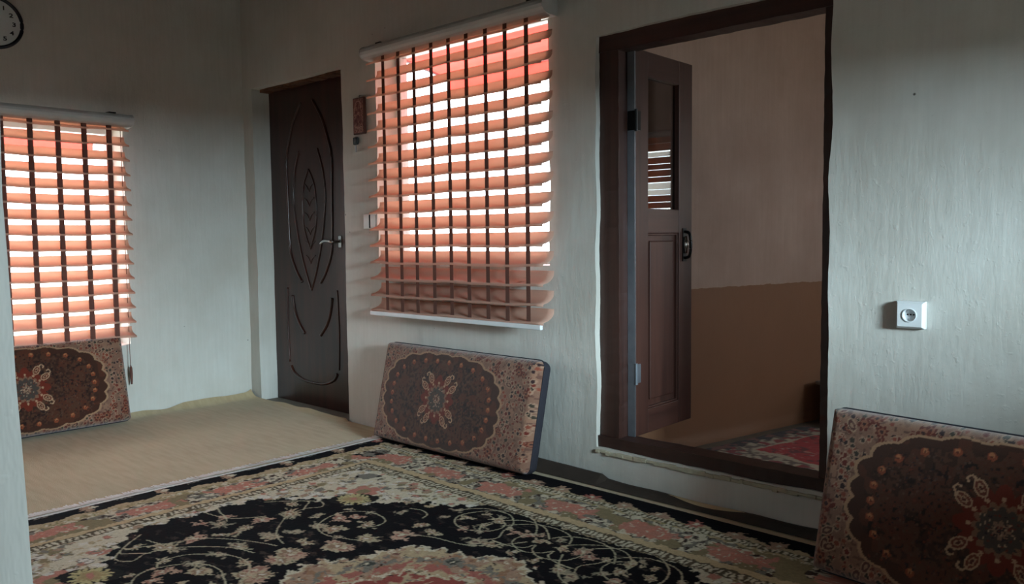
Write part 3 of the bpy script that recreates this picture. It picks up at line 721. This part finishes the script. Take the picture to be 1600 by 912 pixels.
# the carpet's own edges curl up against the walls
P[..., 2] += .03*np.clip(1-(A+4.992)/.07, 0, 1)**2*(.4+1.0*vnoise(A, B, 7, 3))
P[..., 2] += .02*np.clip(1-(2.725-B)/.05, 0, 1)**2*(.3+vnoise(A, B, 7, 8))*((A < -3.9) | (A > -3.4))
grid_mesh('carpet_pile', P, np.ones(A.shape+(3,))*.5, M_carpet, cp)
M_carpet2 = plain('dark_carpet_edge', srgb(58, 46, 38), .95, 0, .12, brush=.6)
m = MB(); rng = random.Random(2)
x = -2.62; pr = None
xs = np.arange(-3.35, .95, .03); top = [.056+.003*math.sin(q*9)-.008*(q > -2.25)*(q+2.25)/.2 if q < -2.06 else .032+.005*math.sin(q*5)+.003*math.sin(q*17) for q in xs]
V_ = []; F_ = []
for q, h in zip(xs, top): V_ += [(q, 2.672, .012), (q, 2.708, h*.8), (q, 2.722, h), (q, 2.733, h), (q, 2.733, .0)]
for i in range(len(xs)-1):
    for j in range(4): k = i*5+j; F_.append((k, k+5, k+6, k+1))
m.add(V_, F_); m.build('turned_up_edge', M_carpet2, cp, smooth=False)

# small red rug of the inner room
Ui = np.arange(0, 1.6, .008); Vi = np.arange(0, 1.0, .008); Wr = Weave(Ui, Vi, srgb(176, 10, 18)); A, B = Wr.A, Wr.B
n1, n2, n3 = vnoise(A, B, 18, 31), vnoise(A, B, 50, 32), vnoise(A, B, 30, 33)
Wr.mask(n2 > .84, srgb(190, 120, 110)); Wr.mask((n3 > .7) & (n2 > .4), srgb(110, 8, 18))
d = np.minimum(A*2.3, B*1.0)
Wr.mask(d < .34+.06*n1, srgb(190, 176, 150)); Wr.mask((d < .34) & (n2 > .55), srgb(110, 90, 80)); Wr.mask((d < .32) & (n3 > .66), srgb(140, 30, 34))
Wr.mask(d < .15+.04*np.sin((A+B)*60), srgb(34, 22, 26)); Wr.mask((d < .14) & (n3 > .6), srgb(120, 70, 62)); 
for k in range(170):
    Wr.disc(rng.uniform(.2, 1.6), rng.uniform(.3, 1.0), rng.uniform(.006, .014), rng.choice([srgb(200, 160, 150), srgb(190, 90, 86)]), 5, .6, rng.random()*3, .6)
P = np.stack([A, B, .012+.002*vnoise(A, B, 30, 4)], -1)
rr_ = empty('red_rug', (-2.045, 3.32, 0), -math.atan(.2), label='red floral rug on the floor of the room through the doorway', cat='rug')
grid_mesh('pile', P, Wr.C, attrmat('red_rug_pile', nsc=300), rr_)
m = MB(); m.box((0, 0, .002), (1.59, .99, .009)); m.build('rug_backing', plain('rug_back', srgb(60, 40, 36), .95), rr_)

# low wooden chest at the end of that room
ch = empty('low_chest', (-1.575, 4.66, .0), -math.atan(.2), label='low dark wooden chest against the wall of the inner room, by the red rug', cat='chest')
M_chest = wood('chest_wood', srgb(42, 28, 24), srgb(84, 58, 48), .5, 'x')
m = MB(); m.box((-.20, -.28, .055), (.45, .28, .225)); m.build('body', M_chest, ch, bevel=.006)
m = MB(); m.box((-.22, -.30, .225), (.47, .30, .245)); m.build('top', plain('grey_chest_top', srgb(128, 116, 110), .6), ch, bevel=.004)
for fx, fy in ((-.17, -.25), (.42, -.25), (-.17, .25), (.42, .25)):
    m = MB(); m.box((fx-.03, fy-.03, .0), (fx+.03, fy+.03, .055)); m.build('foot', M_chest, ch)
m = MB(); m.tube([(.12, -.28, .14), (.12, -.30, .14)], .014, 10); m.build('knob', M_chrome, ch)

# ------------------------------------------------------------------ cushions
M_cush = attrmat('cushion_jacquard', .8, True, 600, .3)
M_cback = plain('cushion_back_cloth', srgb(32, 30, 40), .85, 0, .1, brush=.5)
CW, CH, TF = 1.06, .495, .052
def cushion_colors(seed, cx0, dx):
    fine = .0034
    X = np.concatenate([np.arange(0, CW, fine), [CW]]); Z = np.concatenate([np.arange(0, CH, fine), [CH]])
    w = Weave(X, Z, srgb(150, 120, 104)); rng = random.Random(seed); A, B = w.A, w.B
    n1, n2 = vnoise(A, B, 25, seed), vnoise(A, B, 110, seed+1)
    w.mask(n1 > .6, srgb(166, 134, 114)); w.mask(n2 > .75, srgb(120, 90, 80))
    # small border motifs
    for k in range(1150):
        x, z = rng.uniform(0, CW), rng.uniform(0, CH); r = rng.uniform(.004, .0095)
        w.disc(x, z, r*1.5, srgb(184, 158, 138) if rng.random() < .5 else srgb(164, 134, 116), 6, .2, rng.random())
        w.disc(x, z, r, rng.choice([srgb(60, 44, 48), srgb(120, 52, 42), srgb(70, 66, 56), srgb(150, 84, 66)]), 5, .25, rng.random())
    for k in range(80):
        x, z = rng.uniform(0, CW), rng.uniform(0, CH); r = rng.uniform(.012, .024)
        w.flower(x, z, r*1.15, (srgb(112, 54, 42), srgb(160, 112, 90), srgb(70, 46, 46)), rng.choice([5, 6, 8]), rng.random()*3, rng.uniform(.6, 1))
    for k in range(26):     # paisleys
        x, z = rng.uniform(0, CW), rng.uniform(0, CH); a = rng.random()*6.28
        w.disc(x, z, .022, srgb(186, 164, 140), 0, 0, a, .6); w.disc(x, z, .018, srgb(104, 72, 66), 0, 0, a, .55); w.disc(x, z, .009, srgb(176, 150, 128), 0, 0, a, .5)
    # shaped centre field
    fx, fz = (A-cx0)/.408, (B-CH*.49)/.222
    rr_ = (np.abs(fx)**2.7+np.abs(fz)**2.7)**(1/2.7); ang = np.arctan2(fz, fx)
    sc = .045*np.abs(np.sin(ang*11)); f = rr_+.045-sc
    w.mask(f < 1.035, srgb(190, 160, 130)); w.mask(f < 1.005, srgb(78, 50, 38)); w.mask((f < .90), srgb(70, 46, 36)); 
    w.mask((f < .995) & (n1 > .55), srgb(96, 58, 42)); w.mask((f < .88) & (n2 > .6), srgb(96, 66, 50)); w.mask((f < .88) & (n2 < .2), srgb(44, 28, 26))
    for k in range(26):
        a = k/26*2*math.pi; c, s = math.cos(a), math.sin(a); q = .84/((abs(c)**2.7+abs(s)**2.7)**(1/2.7))
        x, z = cx0+c*q*.408, CH*.49+s*q*.222
        w.disc(x, z, .013, srgb(158, 88, 58), 5, .2); w.disc(x, z+.004, .007, srgb(196, 140, 100)); w.disc(x, z, .003, srgb(90, 40, 30))
    for k in range(700):
        x, z = rng.uniform(cx0-.33, cx0+.33), rng.uniform(.08, CH-.09)
        w.disc(x, z, rng.uniform(.002, .0045), rng.choice([srgb(110, 84, 70), srgb(118, 62, 44), srgb(50, 40, 48), srgb(96, 76, 66)]), 4, .4, rng.random())
    # central star with eight paisleys
    mx, mz = cx0+dx, CH*.50
    w.disc(mx, mz, .118, srgb(124, 52, 36), 12, .22); w.disc(mx, mz, .072, srgb(150, 118, 98), 16, .2); w.disc(mx, mz, .060, srgb(86, 80, 76), 12, .2); w.disc(mx, mz, .026, srgb(160, 136, 118), 8, .4)
    for k in range(90):
        a = rng.random()*6.28; q = rng.uniform(0, .06); w.disc(mx+q*math.cos(a), mz+q*math.sin(a), .0032, rng.choice([srgb(200, 180, 156), srgb(120, 60, 46), srgb(60, 54, 58)]), 4, .4)
    for k in range(8):
        a = (k+.5)*math.pi/4 + (-.15 if k % 2 else .15); sg = -1 if k % 2 else 1
        px, pz = mx+.112*math.cos(a), mz+.112*math.sin(a)
        w.disc(px, pz, .026, srgb(206, 178, 148), 0, 0, a, .66); w.disc(px, pz, .021, srgb(126, 70, 52), 0, 0, a, .6); w.disc(px, pz, .015, srgb(196, 168, 140), 5, .4, a, .55); w.disc(px, pz, .007, srgb(96, 50, 40), 0, 0, a, .55)
        tx, tz = math.cos(a), math.sin(a)
        w.stroke([(px+tx*.020, pz+tz*.020), (px+tx*.036-tz*.006*sg, pz+tz*.036+tx*.006*sg), (px+tx*.036-tz*.020*sg, pz+tz*.036+tx*.020*sg), (px+tx*.024-tz*.022*sg, pz+tz*.024+tx*.022*sg)], .003, srgb(206, 178, 148), 5)
    for k in range(12):
        a = k*math.pi/6; w.disc(mx+.078*math.cos(a), mz+.078*math.sin(a), .007, srgb(206, 176, 146), 5, .4)
    return X, Z, w.C*np.array([.64, .53, .48], np.float32)
def cushion(label, seed, loc, rz, tilt, cx0, dx):
    root = empty('floor_cushion', loc, 0, label=label, cat='cushion', group='patterned cushions leaning against the walls')
    root.rotation_euler = (tilt, 0, rz)
    X, Z, C = cushion_colors(seed, cx0, dx)
    A, B = np.meshgrid(X, Z, indexing='ij')
    d = np.minimum(np.minimum(A, CW-A), np.minimum(B, CH-B)); q = np.clip(d/.035, 0, 1)
    dep = TF*np.sqrt(np.clip(1-(1-q)**2, 0, 1))+.012*np.sin(np.pi*A/CW)*np.sin(np.pi*B/CH)+.0025*(vnoise(A, B, 9, seed)-.5)*q
    # rounded corners
    cr = .03; ax = np.clip(cr-np.minimum(A, CW-A), 0, cr); az = np.clip(cr-np.minimum(B, CH-B), 0, cr); over = np.clip(np.hypot(ax, az)-cr, 0, 1)
    k = np.where(over > 0, over/np.maximum(np.hypot(ax, az), 1e-6), 0)
    Px = A+np.sign(CW/2-A)*ax*k; Pz = B+np.sign(CH/2-B)*az*k
    P = np.stack([Px, -dep, Pz], -1)
    grid_mesh('front_cover', P, C, M_cush, root)
    m = MB(); n = 40
    def ringpt(t_):   # rounded rectangle outline
        pts = []
        for cx_, cz_, a0 in ((CW-cr, CH-cr, 0), (cr, CH-cr, 90), (cr, cr, 180), (CW-cr, cr, 270)):
            for s in range(6): a = math.radians(a0+s*18); pts.append((cx_+cr*math.cos(a), cz_+cr*math.sin(a)))
        return pts
    R_ = ringpt(0); V_ = []
    prof = [(0, 0, 1.), (.030, .001, 1.), (.048, .006, 1), (.055, .02, 1)]
    L_ = len(R_)
    for y, ins, _ in prof:
        for (x, z) in R_:
            V_.append((x+(CW/2-x)*ins*2/CW*1.0, y, z+(CH/2-z)*ins*2/CH))
    F_ = [(i*L_+k_, i*L_+(k_+1) % L_, (i+1)*L_+(k_+1) % L_, (i+1)*L_+k_) for i in range(len(prof)-1) for k_ in range(L_)]
    F_.append(tuple((len(prof)-1)*L_+k_ for k_ in range(L_)))
    m.add(V_, F_); m.build('back_cover', M_cback, root)
    m = MB(); m.tube([(x, -.001, z) for x, z in R_], .0045, 6, closed=True); m.build('piping', M_cback, root, smooth=True)
    return root
def tiltfor(): return -math.atan2(.11, .48)
TL = -math.radians(13)
# root at the bottom seam (front face is TF in front of it)
cushion('patterned brown wall cushion leaning under the centre blind, fully in view', 41, (-3.372, 2.548, .034), 0, TL, .47, 0)
cushion('patterned brown wall cushion leaning under the left window blind', 57, (-4.828, .81, .024), math.pi/2, TL, .53, .0)
cushion('darkest patterned wall cushion in the right corner of the picture, right of the doorway', 73, (-1.000, 2.405, .034), math.radians(-7), -math.radians(14), .51, .0)

# ------------------------------------------------------------------ wall things
# clock
ck = empty('wall_clock', (-4.995, 1.318, 2.222), math.pi/2, label='round black-rimmed wall clock cut off at the upper left edge', cat='clock')
def cyl(name, r, y0, y1, mat, par, n=64, bev=0):
    m = MB(); m.prism([(r*math.cos(2*math.pi*k/n), r*math.sin(2*math.pi*k/n)) for k in range(n)], y0, y1, 'xz'); return m.build(name, mat, par, bevel=bev)
dial = cyl('dial', .124, -.018, 0, plain('clock_face', srgb(206, 212, 214), .5, 0, .02), ck)
m = MB(); m.tube([(.130*math.cos(2*math.pi*k/64), -.018, .130*math.sin(2*math.pi*k/64)) for k in range(64)], .0095, 10, closed=True)
m.build('rim', plain('clock_rim', srgb(22, 20, 34), .3), ck, smooth=True)
M_ink = plain('clock_ink', srgb(26, 24, 34), .6)
def text(s, size, loc, rot, mat, par, name, sx=1., ext=.0006):
    cu = bpy.data.curves.new(name, 'FONT'); cu.body = s; cu.size = size; cu.align_x = 'CENTER'; cu.align_y = 'CENTER'; cu.extrude = ext; cu.offset = .0008
    o = bpy.data.objects.new(name, cu); COL.objects.link(o)
    bpy.context.view_layer.update(); me = bpy.data.meshes.new_from_object(o.evaluated_get(bpy.context.evaluated_depsgraph_get())); bpy.data.objects.remove(o)
    o = link(name, me, mat, par); o.location = loc; o.rotation_euler = rot; o.scale = (sx, 1, 1); return o
for h in range(1, 13):
    a = math.radians(90-30*h); text(str(h), .030, (.092*math.cos(a), -.019, .092*math.sin(a)), (math.pi/2, 0, 0), M_ink, dial, 'numeral', 1.35)
for an, l, w_, nm in ((150, .055, .004, 'hour_hand'), (215, .085, .003, 'minute_hand')):
    a = math.radians(an); m = MB(); m.box((-.01, -.0225, -w_), (l, -.0215, w_), Matrix.Rotation(-a, 4, 'Y')); m.build(nm, M_ink, ck)
# plaque
M_plq, nt, p = newmat('plaque_tile'); vo = N(nt, 'ShaderNodeTexVoronoi', Scale=46.0); nt.links.new(coords(nt), vo.inputs['Vector'])
c = ramp(nt, vo.outputs['Distance'], [(.2, srgb(92, 38, 34)), (.42, srgb(158, 112, 96)), (.6, srgb(112, 62, 54))]); nt.links.new(c, p.inputs['Base Color']); p.inputs['Roughness'].default_value = .35
pq = empty('wall_plaque', (-3.717, 2.738, 1.735), label='narrow reddish brown ornamental plaque on the wall left of the centre blind', cat='plaque')
m = MB(); m.box((-.05, -.016, -.1), (.05, 0, .1)); m.build('board', plain('plaque_edge', srgb(84, 48, 42), .5), pq, bevel=.003)
m = MB(); m.box((-.043, -.018, -.092), (.043, -.015, .092)); pf = m.build('ornament_face', M_plq, pq)
M_pl = plain('plaque_relief', srgb(190, 150, 134), .4); M_pd = plain('plaque_flower', srgb(96, 34, 32), .4)
m = MB(); m.tube([(.027*math.cos(q), -.0185, .052+.028*math.sin(q)) for q in [math.radians(-20+22*k) for k in range(11)]], .0014, 6); m.build('relief_line', M_pl, pf)
m = MB(); m.tube([(-.03, -.0185, -.062), (0, -.0185, -.066), (.03, -.0185, -.06)], .0014, 6); m.build('relief_line', M_pl, pf)
for fx, fz in ((-.004, .055), (.014, .03), (-.018, .02), (.002, -.005), (-.02, -.025), (.018, -.035), (-.005, -.045)):
    m = MB(); m.prism([(fx+(.009+.003*math.cos(5*q))*math.cos(q), fz+(.009+.003*math.cos(5*q))*math.sin(q)) for q in [2*math.pi*k/20 for k in range(20)]], -.0195, -.017, 'xz'); m.build('flower', M_pd, pf)
m = MB(); m.tube([(0, -.004, .1), (-.004, -.006, .108), (.004, -.006, .112)], .002, 6); m.build('hanging_loop', M_black, pq)
kf = empty('key_fob', (-3.752, 2.738, 1.600), label='small black key fob hanging on the wall below the plaque', cat='key fob')
m = MB(); m.box((-.019, -.020, -.020), (.019, -.004, .022)); m.build('fob_body', M_black, kf, bevel=.006)
m = MB(); m.box((-.003, -.013, -.060), (.003, -.010, -.02)); m.build('key_blade', M_steel, kf)
m = MB(); m.tube([(0, 0, .03), (0, -.012, .028), (0, -.013, .02)], .0015, 6); m.build('nail', M_steel, kf)
# switch
sw = empty('light_switch', (-3.640, 2.738, 1.155), label='white double rocker light switch between the carved door and the blind', cat='switch')
M_sw = plain('aged_white_plastic', srgb(204, 200, 194), .3, 0, .02)
m = MB(); m.box((-.062, -.010, -.042), (.062, 0, .042)); m.build('cover_plate', M_sw, sw, bevel=.004)
for x0 in (-.052, .006):
    m = MB(); m.prism([(-.026, -.032), (-.012, -.032), (-.017, 0), (-.010, .032), (-.026, .032)], x0, x0+.046, 'yz')
    m2 = m; m2.v = [(a, b+.012, c) for a, b, c in m2.v]; m2.build('rocker', M_sw, sw, bevel=.0015)
m = MB(); m.box((-.0025, -.016, -.036), (.0025, -.009, .036)); m.build('seam', M_hole, sw)
# socket
so = empty('wall_socket', (-.838, 2.738, .797), label='white surface-mounted power socket on the wall right of the doorway', cat='socket')
n = 40
def rrect(w, h, r, k=6):
    out = []
    for cx_, cz_, a0 in ((w-r, h-r, 0), (-w+r, h-r, 90), (-w+r, -h+r, 180), (w-r, -h+r, 270)):
        for s in range(k): a = math.radians(a0+s*90/(k-1)); out.append((cx_+r*math.cos(a), cz_+r*math.sin(a)))
    return out
m = MB(); V_ = []; F_ = []
def sq(w, h, k=48): return [(w*math.cos(q)/max(abs(math.cos(q)), abs(math.sin(q))), h*math.sin(q)/max(abs(math.cos(q)), abs(math.sin(q)))) for q in [2*math.pi*(i+.5)/k+math.pi/4-math.pi/k for i in range(k)]]
ro = sq(.042, .043); ri = sq(.036, .036); LL = len(ro)
rings = [(ro, 0), (ro, -.018), (ri, -.031)]
circ = []
for (x, z) in ri: a = math.atan2(z, x); circ.append((.0215*math.cos(a), .0215*math.sin(a)))
rings += [(circ, -.031), ([(x*1.0, z) for x, z in circ], -.034), ([(x*.90, z*.90) for x, z in circ], -.034), ([(x*.86, z*.86) for x, z in circ], -.018), ([(x*.02, z*.02) for x, z in circ], -.018)]
for r_, y in rings: V_ += [(x, y, z) for x, z in r_]
for i in range(len(rings)-1):
    for k in range(LL): F_.append((i*LL+k, i*LL+(k+1) % LL, (i+1)*LL+(k+1) % LL, (i+1)*LL+k))
m.add(V_, F_); sb = m.build('socket_body', M_white, so)
for x in (-.009, 0, .009):
    m = MB(); m.prism([(x+.0024*math.cos(q), .001+.0024*math.sin(q)) for q in [2*math.pi*k/12 for k in range(12)]], -.0195, -.0175, 'xz'); m.build('socket_hole', M_hole, sb)
